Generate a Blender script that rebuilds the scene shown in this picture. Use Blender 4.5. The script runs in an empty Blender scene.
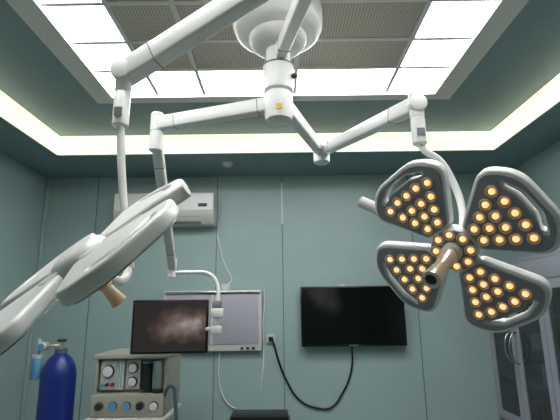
import bpy, bmesh, math
from mathutils import Vector, Matrix
sc=bpy.context.scene
CAMH=1.5
def W(x,y,h): return Vector((x,y,h+CAMH))
# ---------------- materials ----------------
def srgb(r,g,b):
    f=lambda c:(c/255/12.92 if c/255<=0.04045 else ((c/255+0.055)/1.055)**2.4)
    return (f(r),f(g),f(b),1)
def mat(name,col,rough=0.5,metal=0,em=None,es=0,alpha=1,noise=0,nscale=6,coat=0):
    m=bpy.data.materials.new(name); m.use_nodes=True
    nt=m.node_tree; b=nt.nodes['Principled BSDF']
    c=srgb(*col)
    b.inputs['Base Color'].default_value=c
    b.inputs['Roughness'].default_value=rough
    b.inputs['Metallic'].default_value=metal
    b.inputs['Alpha'].default_value=alpha
    b.inputs['Coat Weight'].default_value=coat
    if em: 
        b.inputs['Emission Color'].default_value=srgb(*em); b.inputs['Emission Strength'].default_value=es
    if noise:
        tc=nt.nodes.new('ShaderNodeTexCoord'); n=nt.nodes.new('ShaderNodeTexNoise')
        n.inputs['Scale'].default_value=nscale; n.inputs['Detail'].default_value=4
        r=nt.nodes.new('ShaderNodeValToRGB')
        r.color_ramp.elements[0].position=0.3; r.color_ramp.elements[1].position=0.7
        r.color_ramp.elements[0].color=tuple(x*(1-noise) for x in c[:3])+(1,)
        r.color_ramp.elements[1].color=tuple(min(1,x*(1+noise)) for x in c[:3])+(1,)
        nt.links.new(tc.outputs['Object'],n.inputs['Vector']); nt.links.new(n.outputs['Fac'],r.inputs['Fac'])
        nt.links.new(r.outputs['Color'],b.inputs['Base Color'])
    return m
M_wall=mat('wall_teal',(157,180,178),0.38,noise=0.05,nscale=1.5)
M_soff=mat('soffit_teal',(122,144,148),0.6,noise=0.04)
M_floor=mat('floor_vinyl',(125,136,134),0.35,noise=0.08,nscale=12)
M_white=mat('enamel_white',(226,225,222),0.32,noise=0.02)
M_white2=mat('plastic_white',(208,207,202),0.45,noise=0.03)
M_frame=mat('ceiling_frame_white',(212,210,206),0.5,noise=0.03)
M_grey=mat('seam_grey',(120,120,126),0.4,noise=0.05)
M_face=mat('lamp_face_grey',(136,136,144),0.3,noise=0.04)
M_dark=mat('dark_grey',(40,40,44),0.45,noise=0.05)
M_black=mat('black_plastic',(12,12,14),0.35,noise=0.1)
M_screen=mat('screen_black',(8,8,10),0.12,noise=0.1)
M_chrome=mat('chrome',(190,190,190),0.2,1,noise=0.02)
M_champ=mat('champagne_metal',(215,200,185),0.28,0.75,noise=0.03)
M_gold=mat('led_reflector_gold',(200,140,75),0.25,0.7,em=(225,145,65),es=.12,noise=0.05)  # weak emission paints a warm sheen into the cups; LEDs are off
M_lens=mat('led_lens',(255,240,205),0.08,0,em=(255,222,155),es=0.95,coat=1)  # lamp is off: emission stands in for warm highlights on the lenses
M_tan=mat('sterile_handle_tan',(222,198,168),0.45,noise=0.05)
M_panel=mat('light_panel_emit',(255,255,255),0.5,em=(252,254,255),es=14.5)
M_band=mat('cove_light_emit',(250,248,215),0.5,em=(252,249,214),es=1.12)
M_blue=mat('cylinder_blue',(22,42,120),0.35,noise=0.12)
M_steelgrey=mat('cylinder_grey',(70,95,115),0.4,noise=0.1)
M_seam=mat('seam_dark',(95,118,120),0.6,noise=0.05)
M_beige=mat('machine_beige',(165,162,148),0.45,noise=0.05)
M_lav=mat('viewer_lavender',(172,168,180),0.3,noise=0.04,nscale=2)
M_yel=mat('label_yellow',(215,175,40),0.5,noise=0.05)
M_cab=mat('cabinet_frame',(150,152,162),0.35,noise=0.04)
M_glass=mat('cabinet_glass',(50,58,60),0.06,alpha=0.5,coat=1,noise=0.05)
M_brown=mat('box_brown',(130,90,70),0.6,noise=0.1)
M_red=mat('box_red',(150,50,45),0.6,noise=0.1)
M_cable=mat('cable_white',(225,225,222),0.5,noise=0.02)
M_lblue=mat('regulator_blue',(90,150,190),0.4,noise=0.1)
M_clear=mat('clear_tube',(200,215,215),0.1,alpha=0.5,noise=0.02)
def perf():
    m=bpy.data.materials.new('perforated_tile'); m.use_nodes=True; nt=m.node_tree; b=nt.nodes['Principled BSDF']
    tc=nt.nodes.new('ShaderNodeTexCoord')
    s=nt.nodes.new('ShaderNodeVectorMath'); s.operation='SCALE'; s.inputs['Scale'].default_value=62
    fr=nt.nodes.new('ShaderNodeVectorMath'); fr.operation='FRACTION'
    sb=nt.nodes.new('ShaderNodeVectorMath'); sb.operation='SUBTRACT'; sb.inputs[1].default_value=(.5,.5,.5)
    mu=nt.nodes.new('ShaderNodeVectorMath'); mu.operation='MULTIPLY'; mu.inputs[1].default_value=(1,1,0)
    ln=nt.nodes.new('ShaderNodeVectorMath'); ln.operation='LENGTH'
    lt=nt.nodes.new('ShaderNodeMath'); lt.operation='LESS_THAN'; lt.inputs[1].default_value=0.24
    mx=nt.nodes.new('ShaderNodeMixRGB'); mx.inputs[1].default_value=srgb(198,188,174); mx.inputs[2].default_value=srgb(110,101,92)
    L=nt.links.new
    L(tc.outputs['Object'],s.inputs[0]);L(s.outputs[0],fr.inputs[0]);L(fr.outputs[0],sb.inputs[0]);L(sb.outputs[0],mu.inputs[0]);L(mu.outputs[0],ln.inputs[0])
    L(ln.outputs['Value'],lt.inputs[0]);L(lt.outputs[0],mx.inputs[0]);L(mx.outputs[0],b.inputs['Base Color'])
    b.inputs['Roughness'].default_value=0.6
    return m
M_perf=perf()
def screenmat():
    m=bpy.data.materials.new('monitor_reflection'); m.use_nodes=True; nt=m.node_tree; b=nt.nodes['Principled BSDF']
    tc=nt.nodes.new('ShaderNodeTexCoord'); n=nt.nodes.new('ShaderNodeTexNoise'); n.inputs['Scale'].default_value=9; n.inputs['Detail'].default_value=2
    # reflection painted as emission: elongated bright shape right of centre, dark at left
    sb=nt.nodes.new('ShaderNodeVectorMath'); sb.operation='SUBTRACT'; sb.inputs[1].default_value=(.09,0,.01)
    mu=nt.nodes.new('ShaderNodeVectorMath'); mu.operation='MULTIPLY'; mu.inputs[1].default_value=(1.0,0,2.1)
    ln=nt.nodes.new('ShaderNodeVectorMath'); ln.operation='LENGTH'
    s1=nt.nodes.new('ShaderNodeMath'); s1.operation='MULTIPLY_ADD'; s1.inputs[1].default_value=-2.3; s1.inputs[2].default_value=.42
    ad=nt.nodes.new('ShaderNodeMath'); ad.operation='MULTIPLY_ADD'; ad.inputs[1].default_value=.75
    r=nt.nodes.new('ShaderNodeValToRGB'); e=r.color_ramp.elements
    e[0].position=0.22; e[0].color=srgb(44,38,38); e[1].position=0.80; e[1].color=srgb(168,158,152)
    x=e.new(0.45); x.color=srgb(88,72,66)
    x=e.new(0.60); x.color=srgb(120,106,100)
    L=nt.links.new
    L(tc.outputs['Object'],n.inputs['Vector']);L(tc.outputs['Object'],sb.inputs[0]);L(sb.outputs[0],mu.inputs[0]);L(mu.outputs[0],ln.inputs[0])
    L(ln.outputs['Value'],s1.inputs[0]); L(n.outputs['Fac'],ad.inputs[0]); L(s1.outputs[0],ad.inputs[2]); L(ad.outputs[0],r.inputs['Fac'])
    b.inputs['Base Color'].default_value=(.01,.01,.01,1)
    L(r.outputs['Color'],b.inputs['Emission Color']); b.inputs['Emission Strength'].default_value=0.75
    b.inputs['Roughness'].default_value=0.12
    return m
M_refl=screenmat()
# ---------------- helpers ----------------
def empty(name,loc=(0,0,0)):
    o=bpy.data.objects.new(name,None); o.empty_display_size=0.1; sc.collection.objects.link(o); return o
def finish(name,me,m,parent):
    me.materials.clear(); me.materials.append(m)
    for p in me.polygons: p.use_smooth=True
    try: me.set_sharp_from_angle(angle=math.radians(38))
    except Exception: pass
    o=bpy.data.objects.new(name,me); sc.collection.objects.link(o)
    if parent: o.parent=parent
    return o
def frombm(name,bm,m,parent):
    bmesh.ops.recalc_face_normals(bm,faces=bm.faces)
    me=bpy.data.meshes.new(name); bm.to_mesh(me); bm.free(); return finish(name,me,m,parent)
def box(name,lo,hi,m,parent=None,bev=0.0,mtx=None,seg=2):
    bm=bmesh.new(); bmesh.ops.create_cube(bm,size=1)
    lo=Vector(lo);hi=Vector(hi)
    for v in bm.verts:
        v.co=Vector(((lo[i]+hi[i])/2+v.co[i]*(hi[i]-lo[i]) for i in range(3)))
    if bev: bmesh.ops.bevel(bm,geom=bm.edges[:],offset=bev,segments=seg,affect='EDGES',profile=0.5)
    if mtx: bm.transform(mtx)
    return frombm(name,bm,m,parent)
def align(p1,p2,up=Vector((0,0,1))):
    z=(p2-p1).normalized()
    if abs(z.dot(up))>0.99: up=Vector((0,1,0))
    x=up.cross(z).normalized(); y=z.cross(x)
    M=Matrix((x,y,z)).transposed().to_4x4(); M.translation=p1; return M
def lathe(name,p1,axis,prof,m,parent=None,seg=40):
    """prof list of (r, t) along axis from p1"""
    p1=Vector(p1); M=align(p1,p1+Vector(axis).normalized())
    bm=bmesh.new(); rings=[]
    for r,t in prof:
        if r<1e-6: rings.append([bm.verts.new((0,0,t))])
        else: rings.append([bm.verts.new((r*math.cos(2*math.pi*i/seg),r*math.sin(2*math.pi*i/seg),t)) for i in range(seg)])
    for a,b in zip(rings,rings[1:]):
        if len(a)==1 and len(b)==1: continue
        for i in range(seg):
            j=(i+1)%seg
            if len(a)==1: bm.faces.new((a[0],b[i],b[j]))
            elif len(b)==1: bm.faces.new((a[i],a[j],b[0]))
            else: bm.faces.new((a[i],a[j],b[j],b[i]))
    if len(rings[0])>1: bm.faces.new(rings[0])
    if len(rings[-1])>1: bm.faces.new(rings[-1])
    bm.transform(M); return frombm(name,bm,m,parent)
def cyl(name,p1,p2,r,m,parent=None,b=None,seg=32):
    p1=Vector(p1);p2=Vector(p2);L=(p2-p1).length
    b=min(r*0.2,L*0.2) if b is None else b
    return lathe(name,p1,p2-p1,[(r-b,0),(r-b*.3,b*.3),(r,b),(r,L-b),(r-b*.3,L-b*.3),(r-b,L)],m,parent,seg)
def curve_to(name,cu,m,parent,mtx=None):
    o=bpy.data.objects.new('tmp',cu); sc.collection.objects.link(o)
    dg=bpy.context.evaluated_depsgraph_get(); dg.update()
    me=bpy.data.meshes.new_from_object(o.evaluated_get(dg)); me.name=name
    bpy.data.objects.remove(o); 
    if mtx: me.transform(mtx)
    return finish(name,me,m,parent)
def tube(name,pts,r,m,parent=None,smooth=True,res=10):
    cu=bpy.data.curves.new(name,'CURVE'); cu.dimensions='3D'; cu.bevel_depth=r; cu.bevel_resolution=4; cu.use_fill_caps=True
    sp=cu.splines.new('BEZIER'); sp.bezier_points.add(len(pts)-1); cu.resolution_u=res
    for bp,p in zip(sp.bezier_points,pts):
        bp.co=Vector(p); bp.handle_left_type=bp.handle_right_type='AUTO' if smooth else 'VECTOR'
    return curve_to(name,cu,m,parent)
def fillet(poly,rad,n=7):
    out=[];N=len(poly)
    for i in range(N):
        p=Vector(poly[i]);a=Vector(poly[i-1]);b=Vector(poly[(i+1)%N])
        r=rad[i] if isinstance(rad,(list,tuple)) else rad
        da=(a-p).normalized();db=(b-p).normalized()
        ang=da.angle(db); t=min(r/math.tan(ang/2),(a-p).length*.48,(b-p).length*.48)
        s=p+da*t;e=p+db*t
        for k in range(n+1):
            u=k/n; out.append(s*(1-u)**2+p*2*u*(1-u)+e*u*u)
    return out
def plate(name,loops,ext,bev,m,parent,mtx,z=0):
    """flat plate from closed 2D loops (first outer, others holes); thickness 2*ext"""
    cu=bpy.data.curves.new(name,'CURVE'); cu.dimensions='2D'; cu.fill_mode='BOTH'
    cu.extrude=ext-bev if bev else ext; cu.bevel_depth=bev; cu.bevel_resolution=3; cu.offset=-bev
    for lp in loops:
        sp=cu.splines.new('POLY'); sp.points.add(len(lp)-1); sp.use_cyclic_u=True
        for q,p in zip(sp.points,lp): q.co=(p[0],p[1],0,1)
    return curve_to(name,cu,m,parent,mtx@Matrix.Translation((0,0,z)))
def beam(name,p1,p2,w,t,m,parent,bev=0.012,over=0.0):
    M=align(p1,p2); L=(p2-p1).length
    o=box(name,(-w/2,-t/2,-over),(w/2,t/2,L+over),m,parent,bev,M,3)
    for k,f in enumerate((0.16,0.84)):
        box(name+'_groove_%d'%k,(-w/2-.0010,-t/2-.0010,L*f-.002),(w/2+.0010,t/2+.0010,L*f+.002),M_grey,parent,0,M)
    return o
# ---------------- room ----------------
XL,XR,YB,YF,ZS,ZC=-2.25,2.2,4.0,-2.5,2.75,2.92
box('floor',(XL-.1,YF-.1,-.1),(XR+.1,YB+.1,0),M_floor)
box('wall_back',(XL-.1,YB,0),(XR+.1,YB+.1,3.2),M_wall)
box('wall_left',(XL-.1,YF,0),(XL,YB,3.2),M_wall)
box('wall_right',(XR,YF,0),(XR+.1,YB,3.2),M_wall)
box('wall_front',(XL-.1,YF-.1,0),(XR+.1,YF,3.2),M_wall)
ox0,ox1,oy0,oy1=-1.84,1.78,-1.2,3.37
cx0,cx1,cy0,cy1=-1.27,1.20,0.86,2.78
ce=empty('ceiling')
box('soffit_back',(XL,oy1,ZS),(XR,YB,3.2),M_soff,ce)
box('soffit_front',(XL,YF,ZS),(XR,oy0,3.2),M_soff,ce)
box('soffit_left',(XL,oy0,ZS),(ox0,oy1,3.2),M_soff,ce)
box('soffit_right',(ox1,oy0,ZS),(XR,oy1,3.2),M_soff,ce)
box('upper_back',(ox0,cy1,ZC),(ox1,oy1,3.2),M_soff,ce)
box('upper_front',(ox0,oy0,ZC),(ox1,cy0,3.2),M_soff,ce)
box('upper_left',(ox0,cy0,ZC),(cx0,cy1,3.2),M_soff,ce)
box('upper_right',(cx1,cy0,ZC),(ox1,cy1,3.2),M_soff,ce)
box('plenum_slab',(cx0,cy0,3.0),(cx1,cy1,3.2),M_frame,ce)
cl=empty('cove_light_strip')
z0,z1=ZS+.005,ZC-.004
box('strip_back',(ox0+.01,oy1-.012,z0),(ox1-.01,oy1-.001,z1),M_band,cl)
box('strip_front',(ox0+.01,oy0+.001,z0),(ox1-.01,oy0+.012,z1),M_band,cl)
box('strip_left',(ox0+.001,oy0+.01,z0),(ox0+.012,oy1-.01,z1),M_band,cl)
box('strip_right',(ox1-.012,oy0+.01,z0),(ox1-.001,oy1-.01,z1),M_band,cl)
# laminar ceiling grid
xs=[-1.14,-.83,-.51,.11,.74,1.07]; ys=[2.70,2.40,2.11,1.80,1.50,1.20,0.95]
gr=empty('ceiling_grid')
zb=2.915
box('frame_back',(cx0,ys[0],zb),(cx1,cy1,2.999),M_frame,gr)
box('frame_front',(cx0,cy0,zb),(cx1,ys[-1],2.999),M_frame,gr)
box('frame_left',(cx0,ys[-1],zb),(xs[0],ys[0],2.999),M_frame,gr)
box('frame_right',(xs[-1],ys[-1],zb),(cx1,ys[0],2.999),M_frame,gr)
for i,x in enumerate(xs[1:-1]): box('bar_x_%d'%i,(x-.012,ys[-1],2.935),(x+.012,ys[0],2.999),M_frame,gr)
for i,y in enumerate(ys[1:-1]): box('bar_y_%d'%i,(xs[0],y-.012,2.937),(xs[-1],y+.012,2.999),M_frame,gr)
lp=empty('ceiling_light_panels')
k=0
for i in range(5):
    for j in range(6):
        lit=(i in(0,4)) or (j in(0,5))
        lo=(xs[i]+.014,ys[j+1]+.014,2.945);hi=(xs[i+1]-.014,ys[j]-.014,2.965)
        if lit: box('light_panel_%d'%k,lo,hi,M_panel,lp)
        else: box('perforated_tile_%d'%k,lo,hi,M_perf,gr)
        k+=1
# wall seams and trims
n=0
for x in (-1.75,-.60,.02,1.24):
    box('trim_%d'%n,(x-.004,YB-.003,0.1),(x+.004,YB,ZS),M_seam); n+=1
for y in (2.8,1.6,0.4):
    box('trim_%d'%n,(XL,y-.004,0.1),(XL+.003,y+.004,ZS),M_seam); n+=1
    box('trim_%d'%n,(XR-.003,y-.004,0.1),(XR,y+.004,ZS),M_seam); n+=1
box('trim_%d'%n,(XL,YB-.03,0.1),(XL+.03,YB,ZS),M_wall,None,.01); n+=1
box('trim_%d'%n,(.012,YB-.008,2.27),(.026,YB-.001,2.68),M_cable,None,.002); n+=1
box('baseboard_back',(XL,YB-.015,0),(XR,YB,.1),M_frame)
box('baseboard_left',(XL,YF,0),(XL+.015,YB-.02,.1),M_frame)
box('baseboard_right',(XR-.015,YF,0),(XR,YB-.02,.1),M_frame)
sd=empty('smoke_detector')
lathe('detector_body',(-.46,3.6,ZS),(0,0,-1),[(.05,0),(.05,.012),(.035,.03),(.02,.035),(0,.035)],M_white2,sd)
# ---------------- lamp mount ----------------
mt=empty('surgical_lamp_ceiling_mount')
MX,MY=0.0,1.85
def Z(h): return h+CAMH
lathe('mount_cap',(MX,MY,2.93),(0,0,-1),[(.2,0),(.217,.01),(.22,.06),(.218,.1),(.205,.13),(.18,.148),(.15,.155),(.14,.16)],M_white,mt,64)
lathe('mount_bell',(MX,MY,2.775),(0,0,-1),[(.14,0),(.14,.02),(.125,.045),(.1,.06),(.062,.07)],M_white2,mt,48)
lathe('hub_stack',(MX,MY,2.72),(0,0,-1),[(.058,0),(.058,.1),(.072,.105),(.074,.2),(.07,.23),(.055,.235),(.055,.245),(.066,.25),(.066,.35),(.06,.375),(.04,.38),(0,.38)],M_white,mt,48)
lathe('hub_seam',(MX,MY,2.62),(0,0,-1),[(.0745,0),(.0755,.003),(.0745,.006)],M_grey,mt,48)
cyl('brake_knob',(MX+.06,MY-.03,2.55),(MX+.085,MY-.05,2.55),.012,M_dark,mt)
box('label_warning',(-.012,-.069,2.372),(.014,-.064,2.398),M_yel,mt,0,Matrix.Translation((MX,MY,0)))
# ---------------- lamp head ----------------
def petal_loops():
    outer=fillet([(.066,-.044),(.066,.044),(.225,.158),(.302,.088),(.302,-.088),(.225,-.158)],[.03,.03,.055,.13,.13,.055],9)
    slot=fillet([(.250,-.086),(.276,-.035),(.276,.035),(.250,.086),(.240,.078),(.258,.035),(.258,-.035),(.240,-.078)],[.008,.05,.05,.008,.008,.05,.05,.008],5)
    face=fillet([(.076,-.040),(.076,.040),(.224,.143),(.289,.082),(.289,-.082),(.224,-.143)],[.02,.02,.045,.12,.12,.045],9)
    fslot=fillet([(.252,-.100),(.281,-.040),(.281,.040),(.252,.100),(.238,.090),(.253,.04),(.253,-.04),(.238,-.090)],[.01,.05,.05,.01,.01,.05,.05,.01],5)
    return outer,slot,face,fslot
def lamp_head(parent,C,N,e1,twist,handle_ang,hl,hmat,bar=(.17,.36),S=1.0,hr=1.0,br=.022,th=.022,bo=.045):
    N=N.normalized(); e1=(e1-N*e1.dot(N)).normalized(); e2=N.cross(e1)
    B=Matrix((e1,e2,N)).transposed().to_4x4(); B.translation=C
    B=B@Matrix.Diagonal((S,S,1,1))
    outer,slot,face,fslot=petal_loops()
    rings=[]
    for k in range(4):
        a=math.radians(45+90*k+twist)
        R=B@Matrix.Rotation(a,4,'Z')
        plate('petal_shell_%d'%k,[outer,slot],th,.009,M_white,parent,R,z=-th)
        plate('petal_face_%d'%k,[face,fslot],.003,0,M_face,parent,R,z=.001)
        box('petal_link_%d'%k,(.045,-.028,-.04),(.10,.028,-.006),M_white,parent,.008,R)
        for (x,cnt) in ((.098,2),(.136,3),(.174,4),(.214,5)):
            for q in range(cnt):
                y=(q-(cnt-1)/2)*.042
                xx=x+(.008 if (cnt==5 and q in(1,2,3)) else 0)
                rings.append(R@Vector((xx,y,.004)))
    for q in range(8):
        a=math.radians(45*q+22); rings.append(B@Vector((.054*math.cos(a),.054*math.sin(a),.010)))
    def ledmesh(name,prof,m):
        bm=bmesh.new(); M0=align(Vector((0,0,0)),N)
        seg=16
        for p in rings:
            rr=[]
            for r,t in prof:
                if r==0: rr.append([bm.verts.new(p+M0@Vector((0,0,t)))])
                else: rr.append([bm.verts.new(p+M0@Vector((r*math.cos(2*math.pi*i/seg),r*math.sin(2*math.pi*i/seg),t))) for i in range(seg)])
            for a,b in zip(rr,rr[1:]):
                for i in range(seg):
                    j=(i+1)%seg
                    if len(b)==1: bm.faces.new((a[i],a[j],b[0]))
                    else: bm.faces.new((a[i],a[j],b[j],b[i]))
        return frombm(name,bm,m,parent)
    ledmesh('led_rims',[(.0195,-.003),(.0195,.0042),(.0178,.0048),(.0172,.003)],M_white2)
    ledmesh('led_reflectors',[(.0176,-.003),(.0176,.0038),(.0110,.0008),(0,.0)],M_gold)
    ledmesh('led_lenses',[(.0105,.0005),(.0095,.005),(.006,.0078),(0,.009)],M_lens)
    lathe('hub_shell',C-N*.055,N,[(0,0),(.05,0),(.068,.008),(.078,.022),(.079,.05),(.074,.06)],M_white,parent,48)
    lathe('hub_face',C+N*.004,N,[(.073,0),(.073,.005),(.0,.006)],M_face,parent,48)
    lathe('handle_socket',C+N*.008,N,[(.032,0),(.032,.03),(.024,.036),(.024,.05)],M_white2,parent)
    H=C+N*.05
    lathe('sterile_handle',H,N,[(.022*hr,0),(.026*hr,.005),(.026*hr,hl*.25),(.02*hr,hl*.32),(.022*hr,hl*.5),(.026*hr,hl*.8),(.030*hr,hl*.97),(.029*hr,hl),(.018*hr,hl),(.014*hr,hl-.02),(0,hl-.022)],hmat,parent)
    lathe('handle_bore',H+N*(hl-.019),N,[(.0165*hr,0),(.0165*hr,.012),(0,.0125)],M_dark,parent)
    a=math.radians(handle_ang); d=e1*math.cos(a)+e2*math.sin(a)
    P=C-N*bo
    cyl('side_bar',P+d*.05,P+d*bar[0],.012,M_white2,parent)
    cyl('side_grip',P+d*bar[0],P+d*bar[1],br,M_white2,parent,b=.006)
    return P
def joint(name,p,r,h0,h1,parent,m=None):
    return lathe(name,(p[0],p[1],Z(h0)),(0,0,1),[(r*.8,0),(r,.006),(r,(h1-h0)*.48),(r*.93,(h1-h0)*.49),(r*.93,(h1-h0)*.51),(r,(h1-h0)*.52),(r,h1-h0-.008),(r*.8,h1-h0)],m or M_white,parent)
# left lamp
L=empty('surgical_lamp')
B=W(.165,1.165,1.16)
beam('extension_arm',W(0,1.85,1.17),B,.055,.07,M_white,L,.010)
joint('elbow_joint',B,.048,1.06,1.25,L)
A=W(-.535,1.35,.795)
beam('spring_arm',B+Vector((0,0,-.02)),A,.062,.082,M_white,L,.012)
joint('drop_spindle',(-.535,1.35),.027,.60,.85,L)
cyl('spring_knuckle',W(-.535,1.312,.80),W(-.535,1.388,.80),.038,M_white,L)
box('spindle_label',(-.548,1.319,Z(.63)),(-.522,1.325,Z(.66)),M_grey,L)
CL=W(-.488,1.09,.108)
NL=Vector((.52,0,0))+(-.78)*Vector((0,-.2215,.975))+.285*Vector((0,.975,.2215))
EL=Vector((.83,-.122,.536))
P=lamp_head(L,CL,NL,EL,3,5,.075,M_tan,(.2,.325),S=1.10,hr=.72,br=.019,th=.018,bo=.022)
tube('drop_tube',[W(-.535,1.35,.62),W(-.525,1.35,.5),W(-.50,1.35,.3),W(-.475,1.34,.16),W(-.46,1.28,.09),W(-.465,1.17,.085),CL],.013,M_white,L)
cyl('yoke_collar',W(-.476,1.34,.165),W(-.470,1.325,.12),.02,M_white2,L)
# right lamp
R_=empty('surgical_lamp')
E=W(.263,2.54,.95)
beam('extension_arm',W(0,1.85,.96),E,.055,.07,M_white,R_,.010)
joint('elbow_joint',E,.05,.87,1.0,R_)
F=W(.55,1.6,.79)
beam('spring_arm',E,F,.055,.065,M_white,R_,.010)
joint('drop_spindle',(.555,1.6),.028,.62,.845,R_)
cyl('spring_knuckle',W(.555,1.565,.79),W(.555,1.635,.79),.036,M_white,R_)
box('spindle_label',(.54,1.569,Z(.65)),(.57,1.573,Z(.68)),M_grey,R_)
CR=W(.583,1.44,.184)
NR=Vector((-.60,-.595,-.49)); ER=Vector((1,0,0))
P=lamp_head(R_,CR,NR,ER,6,172,.165,M_champ,(.2,.385),S=1.07)
tube('drop_tube',[W(.555,1.6,.63),W(.57,1.6,.60),W(.625,1.6,.555),W(.672,1.6,.46),W(.685,1.58,.36),W(.66,1.54,.26),CR-NR.normalized()*.05],.014,M_white,R_)
# ---------------- monitor arm ----------------
mo=empty('medical_monitor')
G=W(-.603,1.98,.88)
beam('extension_arm',W(0,1.85,.93),G+Vector((0,0,.01)),.055,.07,M_white,mo,.010)
joint('elbow_joint',G,.032,.75,.95,mo)
Hh=W(-.715,2.85,.27)
beam('spring_arm',G+Vector((0,0,-.06)),Hh,.05,.065,M_white,mo,.010)
joint('lower_joint',Hh,.028,.20,.33,mo)
tube('holder_arm',[Hh+Vector((0,0,-.04)),W(-.60,2.86,.235),W(-.47,2.88,.22),W(-.425,2.89,.16),W(-.42,2.89,-.02)],.014,M_white,mo)
def atm(x0,x1,h0,h1,y0,y1,nm,m,bev=.006,par=mo): return box(nm,(x0,y0,Z(h0)),(x1,y1,Z(h1)),m,par,bev)
atm(-.46,-.375,-.06,.0,2.86,2.90,'holder_grip',M_white2,.012)
atm(-.45,-.39,-.0,.05,2.87,2.90,'holder_clamp',M_grey,.006)
atm(-.46,-.385,-.16,-.11,2.87,2.90,'lower_clamp',M_white2,.01)
tube('holder_post',[W(-.42,2.89,-.02),W(-.42,2.90,-.15)],.014,M_white,mo)
tube('holder_rail',[W(-.46,2.90,-.13),W(-.70,2.94,-.13)],.014,M_white2,mo)
mm=Matrix.Translation(W(-.722,2.88,.0-.11))@Matrix.Rotation(math.radians(4),4,'Z')
box('monitor_case',(-.245,0,-.17),(.245,.045,.17),M_black,mo,.008,mm)
ms=box('monitor_screen',(-.23,-.003,-.155),(.23,.004,.155),M_refl,mo,0)
ms.matrix_world=mm
# ---------------- wall things ----------------
tv=empty('television')
def T(x): return x-.035
atm(T(.208),T(1.128),-.335,.182,3.90,3.945,'tv_case',M_black,.008,tv)
atm(T(.220),T(1.116),-.316,.170,3.897,3.903,'tv_screen',M_screen,0,tv)
atm(T(.5),T(.85),-.25,.1,3.94,3.999,'tv_bracket',M_dark,.005,tv)
atm(T(.62),T(.70),-.331,-.322,3.896,3.902,'tv_logo',M_grey,0,tv)
atm(T(.56),T(.61),.178,.198,3.93,3.96,'tv_hanger',M_white2,.003,tv)
xv=empty('xray_film_viewer')
atm(-1.057,-.175,-.366,.158,3.94,3.999,'viewer_case',M_white2,.01,xv)
atm(-1.03,-.625,-.31,.13,3.934,3.945,'viewer_screen_a',M_lav,.002,xv)
atm(-.605,-.20,-.31,.13,3.934,3.945,'viewer_screen_b',M_lav,.002,xv)
atm(-1.04,-.19,.125,.15,3.925,3.945,'film_clip_rail',M_chrome,.003,xv)
for i in range(3): atm(-.36+.05*i,-.335+.05*i,-.352,-.332,3.93,3.945,'switch_%d'%i,M_dark,.002,xv)
ac=empty('air_conditioner')
def prismx(name,prof,x0,x1,m,par,bev=0):
    bm=bmesh.new(); a=[bm.verts.new((x0,p[0],p[1])) for p in prof]; b=[bm.verts.new((x1,p[0],p[1])) for p in prof]
    n=len(prof); bm.faces.new(a); bm.faces.new(b)
    for i in range(n): bm.faces.new((a[i],a[(i+1)%n],b[(i+1)%n],b[i]))
    if bev: bmesh.ops.bevel(bm,geom=bm.edges[:],offset=bev,segments=2,affect='EDGES')
    return frombm(name,bm,m,par)
prismx('ac_body',[(3.999,Z(.75)),(3.999,Z(1.045)),(3.83,Z(1.045)),(3.79,Z(1.03)),(3.785,Z(.86)),(3.80,Z(.80)),(3.86,Z(.745))],-1.51,-.60,M_white2,ac,.006)
prismx('ac_front_panel',[(3.80,Z(1.035)),(3.783,Z(1.025)),(3.779,Z(.87)),(3.79,Z(.87))],-1.50,-.61,M_white,ac)
prismx('ac_louver',[(3.795,Z(.815)),(3.80,Z(.82)),(3.852,Z(.757)),(3.846,Z(.752))],-1.44,-.72,M_grey,ac)
box('ac_display',(-.74,3.776,Z(.90)),(-.66,3.781,Z(.93)),M_dark,ac)
for i in range(5): box('ac_vent_%d'%i,(-1.5,3.84+.025*i,Z(1.044)),(-.61,3.85+.025*i,Z(1.048)),M_grey,ac)
yw=3.985
def cable(name,pts,r,m):
    return tube(name,[Vector((x,y,z)) for x,y,z in pts],r,m)
cable('power_cord',[(-.575,yw,2.30),(-.59,yw,2.18),(-.56,yw,2.05),(-.53,yw,1.93),(-.48,yw,1.82),(-.45,yw,1.76),(-.47,yw,1.72),(-.50,yw,1.68)],.006,M_cable)
cable('power_cord',[(-.155,yw,1.66),(-.15,yw,1.55),(-.165,yw,1.35),(-.16,yw,1.15),(-.17,yw,.95),(-.19,yw,.80)],.006,M_cable)
cable('power_cord',[(-.55,yw,1.12),(-.555,yw,.95),(-.53,yw,.80),(-.45,yw,.68),(-.40,yw,.66)],.006,M_cable)
cable('tv_cable',[(.62,3.97,1.16),(.62,yw,1.03),(.59,yw,.9),(.52,yw,.77),(.42,yw,.66),(.28,yw,.66),(.15,yw,.72),(.04,yw,.88),(-.03,yw,1.05),(-.07,yw,1.19),(-.09,yw,1.235)],.008,M_black)
so=empty('wall_socket')
box('socket_plate',(-.135,3.985,1.19),(-.055,3.999,1.27),M_white2,so,.004)
box('socket_plug',(-.115,3.96,1.21),(-.075,3.985,1.25),M_black,so,.005)
so=empty('wall_socket')
box('socket_plate',(-.545,3.985,1.64),(-.465,3.999,1.72),M_white2,so,.004)
box('socket_plug',(-.525,3.97,1.66),(-.49,3.985,1.69),M_cable,so,.004)
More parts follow.
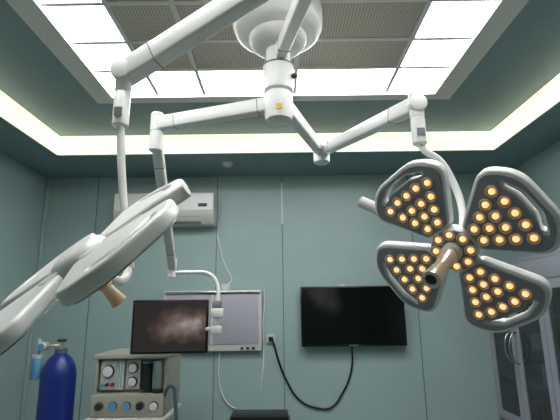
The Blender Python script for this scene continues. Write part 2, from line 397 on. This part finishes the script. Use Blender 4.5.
# ---------------- gas cylinders ----------------
def gas(name,x,y,r,top,m):
    g=empty(name)
    lathe('bottle',(x,y,0.0),(0,0,1),[(r*.85,0),(r,.02),(r,top-.16),(r*.97,top-.12),(r*.86,top-.075),(r*.66,top-.035),(r*.42,top-.01),(.035,top),(.035,top+.025),(0,top+.025)],m,g,40)
    lathe('neck_ring',(x,y,top),(0,0,1),[(.04,0),(.04,.03),(.02,.03)],M_steelgrey,g)
    cyl('valve_body',(x,y,top+.02),(x,y,top+.08),.016,M_champ,g)
    cyl('valve_wheel',(x,y,top+.075),(x,y,top+.092),.030,M_dark,g)
    cyl('valve_outlet',(x,y,top+.05),(x-.10,y-.03,top+.05),.011,M_champ,g)
    cyl('regulator',(x-.10,y-.05,top+.05),(x-.10,y-.01,top+.05),.030,M_champ,g)
    cyl('gauge',(x-.10,y-.075,top+.05),(x-.10,y-.05,top+.05),.027,M_white2,g)
    cyl('gauge_lens',(x-.10,y-.078,top+.05),(x-.10,y-.075,top+.05),.021,M_lblue,g)
    cyl('flow_tube',(x-.14,y-.03,top-.02),(x-.14,y-.03,top+.10),.012,M_clear,g)
    cyl('humidifier_bottle',(x-.14,y-.03,top-.16),(x-.14,y-.03,top-.02),.032,M_lblue,g)
    cyl('humidifier_cap',(x-.14,y-.03,top-.03),(x-.14,y-.03,top-.005),.034,M_white2,g)
    return g
gas('oxygen_cylinder',-1.51,3.08,.112,1.215,M_blue)
# ---------------- anesthesia machine ----------------
an=empty('anesthesia_machine')
x0,x1,y0,y1=-1.27,-.78,3.05,3.5
box('base',(x0-.02,y0-.12,.10),(x1+.02,y1,.2),M_beige,an,.02)
for i,(a,b) in enumerate(((x0+.03,y0-.08),(x1-.03,y0-.08),(x0+.03,y1-.06),(x1-.03,y1-.06))):
    cyl('caster_%d'%i,(a-.015,b,.05),(a+.015,b,.05),.05,M_dark,an)
    cyl('caster_stem_%d'%i,(a,b,.05),(a,b,.12),.012,M_chrome,an)
box('cabinet',(x0,y0,.2),(x1,y1,.82),M_beige,an,.012)
for i in range(3): 
    box('drawer_%d'%i,(x0+.02,y0-.012,.24+.18*i),(x1-.02,y0+.01,.40+.18*i),M_white2,an,.006)
    box('drawer_pull_%d'%i,(x0+.18,y0-.022,.37+.18*i),(x1-.18,y0-.01,.385+.18*i),M_dark,an,.003)
box('work_table',(x0-.02,y0-.13,.78),(x1+.02,y1,.81),M_white2,an,.008)
box('head_back',(x0,y0+.10,.81),(x1,y1,1.19),M_beige,an,.012)
box('head_top',(x0-.01,y0+.02,1.17),(x1+.01,y1+.01,1.205),M_beige,an,.01)
box('head_side_left',(x0,y0+.03,.96),(x0+.02,y0+.12,1.18),M_beige,an,.004)
box('head_side_right',(x1-.02,y0+.03,.96),(x1,y0+.12,1.18),M_beige,an,.004)
box('control_fascia',(x0,y0-.01,.81),(x1,y0+.11,.95),M_beige,an,.012)
for i in range(5):
    x=x0+.065+i*.09
    cyl('knob_ring_%d'%i,(x,y0-.018,.88),(x,y0-.008,.88),.031,M_chrome,an)
    cyl('knob_%d'%i,(x,y0-.035,.88),(x,y0-.017,.88),.024,[M_dark,M_lblue,M_lblue,M_dark,M_white][i],an)
box('flowmeter_panel',(x0+.03,y0+.06,.97),(x0+.19,y0+.11,1.16),M_white,an,.006)
cyl('breathing_gauge',(x0+.085,y0+.04,1.09),(x0+.085,y0+.07,1.09),.042,M_dark,an)
cyl('breathing_gauge_face',(x0+.085,y0+.037,1.09),(x0+.085,y0+.041,1.09),.035,M_white,an)
for i in range(3): 
    cyl('flow_tube_%d'%i,(x0+.14+.018*i,y0+.05,.985),(x0+.14+.018*i,y0+.05,1.15),.006,M_clear,an)
    cyl('flow_knob_%d'%i,(x0+.05+.035*i,y0+.03,1.005),(x0+.05+.035*i,y0+.06,1.005),.012,[M_lblue,M_dark,M_red][i],an)
box('gauge_panel',(x0+.20,y0+.07,.97),(x0+.30,y0+.11,1.16),M_white2,an,.006)
for i,zz in enumerate((1.02,1.11)):
    cyl('pressure_gauge_%d'%i,(x0+.25,y0+.05,zz),(x0+.25,y0+.09,zz),.034,M_dark,an)
    cyl('gauge_face_%d'%i,(x0+.25,y0+.047,zz),(x0+.25,y0+.051,zz),.028,M_white,an)
cyl('vaporizer_body',(x0+.345,y0+.075,.965),(x0+.345,y0+.075,1.14),.036,M_dark,an)
cyl('vaporizer_dial',(x0+.345,y0+.075,1.13),(x0+.345,y0+.075,1.155),.033,M_lblue,an)
cyl('bellows_base',(x0+.425,y0+.07,.95),(x0+.425,y0+.07,.975),.046,M_dark,an)
cyl('bellows_dome',(x0+.425,y0+.07,.975),(x0+.425,y0+.07,1.16),.042,M_clear,an)
for i in range(6): cyl('bellows_fold_%d'%i,(x0+.425,y0+.07,.98+.02*i),(x0+.425,y0+.07,.997+.02*i),.034,M_black,an,b=.006)
tube('breathing_hose',[(x1-.02,y0+.02,.91),(x1+.05,y0-.02,1.0),(x1+.075,y0-.02,.92),(x1+.08,y0-.03,.7),(x1+.03,y0-.08,.5)],.012,M_steelgrey,an)
# ---------------- equipment cart ----------------
ct=empty('equipment_cart')
cyl('cart_post',(-.17,3.55,.08),(-.17,3.55,.66),.025,M_dark,ct)
for i in range(5):
    a=i*2*math.pi/5; cyl('cart_leg_%d'%i,(-.17,3.55,.09),(-.17+.24*math.cos(a),3.55+.24*math.sin(a),.07),.016,M_dark,ct)
    cyl('cart_caster_%d'%i,(-.17+.24*math.cos(a)-.012,3.55+.24*math.sin(a),.03),(-.17+.24*math.cos(a)+.012,3.55+.24*math.sin(a),.03),.03,M_black,ct)
box('cart_tray',(-.41,3.40,.64),(.06,3.72,.665),M_black,ct,.01)
box('cart_device',(-.39,3.42,.665),(.045,3.66,.72),M_black,ct,.012)
# ---------------- cabinet on right wall ----------------
cb=empty('instrument_cabinet')
X0,X1,Y0,Y1,ZT=1.85,2.195,2.28,3.98,1.85
def cbx(nm,lo,hi,m,bev=.003): return box(nm,lo,hi,m,cb,bev)
cbx('cab_back',(X1-.02,Y0,0.05),(X1,Y1,ZT),M_cab)
cbx('cab_top',(X0,Y0,ZT-.03),(X1,Y1,ZT),M_cab)
cbx('cab_header',(X0,Y0,1.68),(X0+.02,Y1,ZT-.03),M_cab)
cbx('cab_plinth',(X0+.02,Y0,0.0),(X1,Y1,.08),M_dark)
cbx('cab_mid',(X0+.02,Y0,.56),(X1,Y1,.59),M_cab)
cbx('cab_side_a',(X0+.02,Y0,.08),(X1,Y0+.02,ZT-.03),M_cab)
cbx('cab_side_b',(X0+.02,Y1-.02,.08),(X1,Y1,ZT-.03),M_cab)
for i in range(3): cbx('shelf_%d'%i,(X0+.05,Y0+.02,.89+.26*i),(X1-.02,Y1-.02,.905+.26*i),M_cab)
dw=(Y1-Y0)/4
DM=Matrix(((0,0,-1,X0+.01),(1,0,0,0),(0,1,0,0),(0,0,0,1)))
for i in range(4):
    a=Y0+dw*i+.006;b=Y0+dw*(i+1)-.006
    outer=[(a,.58),(b,.58),(b,1.675),(a,1.675)]
    inner=fillet([(a+.055,.64),(b-.055,.64),(b-.055,1.61),(a+.055,1.61)],[.03,.03,.10,.10],8)
    plate('door_frame_%d'%i,[outer,inner],.011,.002,M_cab,cb,DM)
    plate('door_glass_%d'%i,[fillet([(a+.05,.635),(b-.05,.635),(b-.05,1.615),(a+.05,1.615)],.03)],.002,0,M_glass,cb,DM)
    plate('lower_door_%d'%i,[[(a,.09),(b,.09),(b,.555),(a,.555)]],.011,.002,M_cab,cb,DM)
    hy=b-.03 if i%2==0 else a+.03
    tube('door_handle_%d'%i,[(X0-.005,hy,1.05),(X0-.04,hy,1.07),(X0-.04,hy,1.27),(X0-.005,hy,1.29)],.007,M_chrome,cb)
    tube('lower_handle_%d'%i,[(X0-.005,hy,.42),(X0-.035,hy,.43),(X0-.035,hy,.51),(X0-.005,hy,.52)],.006,M_chrome,cb)
import random
random.seed(3)
for s in range(4):
    y=Y0+.06; k=0
    while y<Y1-.2:
        w=random.uniform(.07,.16); h=random.uniform(.08,.19); zz=(.59 if s==0 else .905+.26*(s-1))
        m=random.choice([M_white2,M_steelgrey,M_brown,M_beige,M_red,M_dark])
        cbx('box_%d_%d'%(s,k),(X0+.09,y,zz),(X0+.24,y+w,zz+h),m,.004); y+=w+random.uniform(.02,.1); k+=1
# ---------------- world/camera ----------------
w=bpy.data.worlds.new('World'); sc.world=w; w.use_nodes=True
w.node_tree.nodes['Background'].inputs[0].default_value=(.5,.55,.55,1); w.node_tree.nodes['Background'].inputs[1].default_value=.05
cam=bpy.data.cameras.new('camera'); co=bpy.data.objects.new('camera',cam); sc.collection.objects.link(co)
cam.sensor_width=36; cam.lens=36*430/560; cam.clip_start=.02
co.matrix_world=Matrix.Translation((0,0,CAMH))@Matrix.Rotation(math.radians(90+12.8),4,'X')@Matrix.Rotation(math.radians(-.7),4,'Z')
sc.camera=co
try:
    sc.view_settings.view_transform='Standard'; sc.view_settings.look='None'
except Exception as e: print(e)
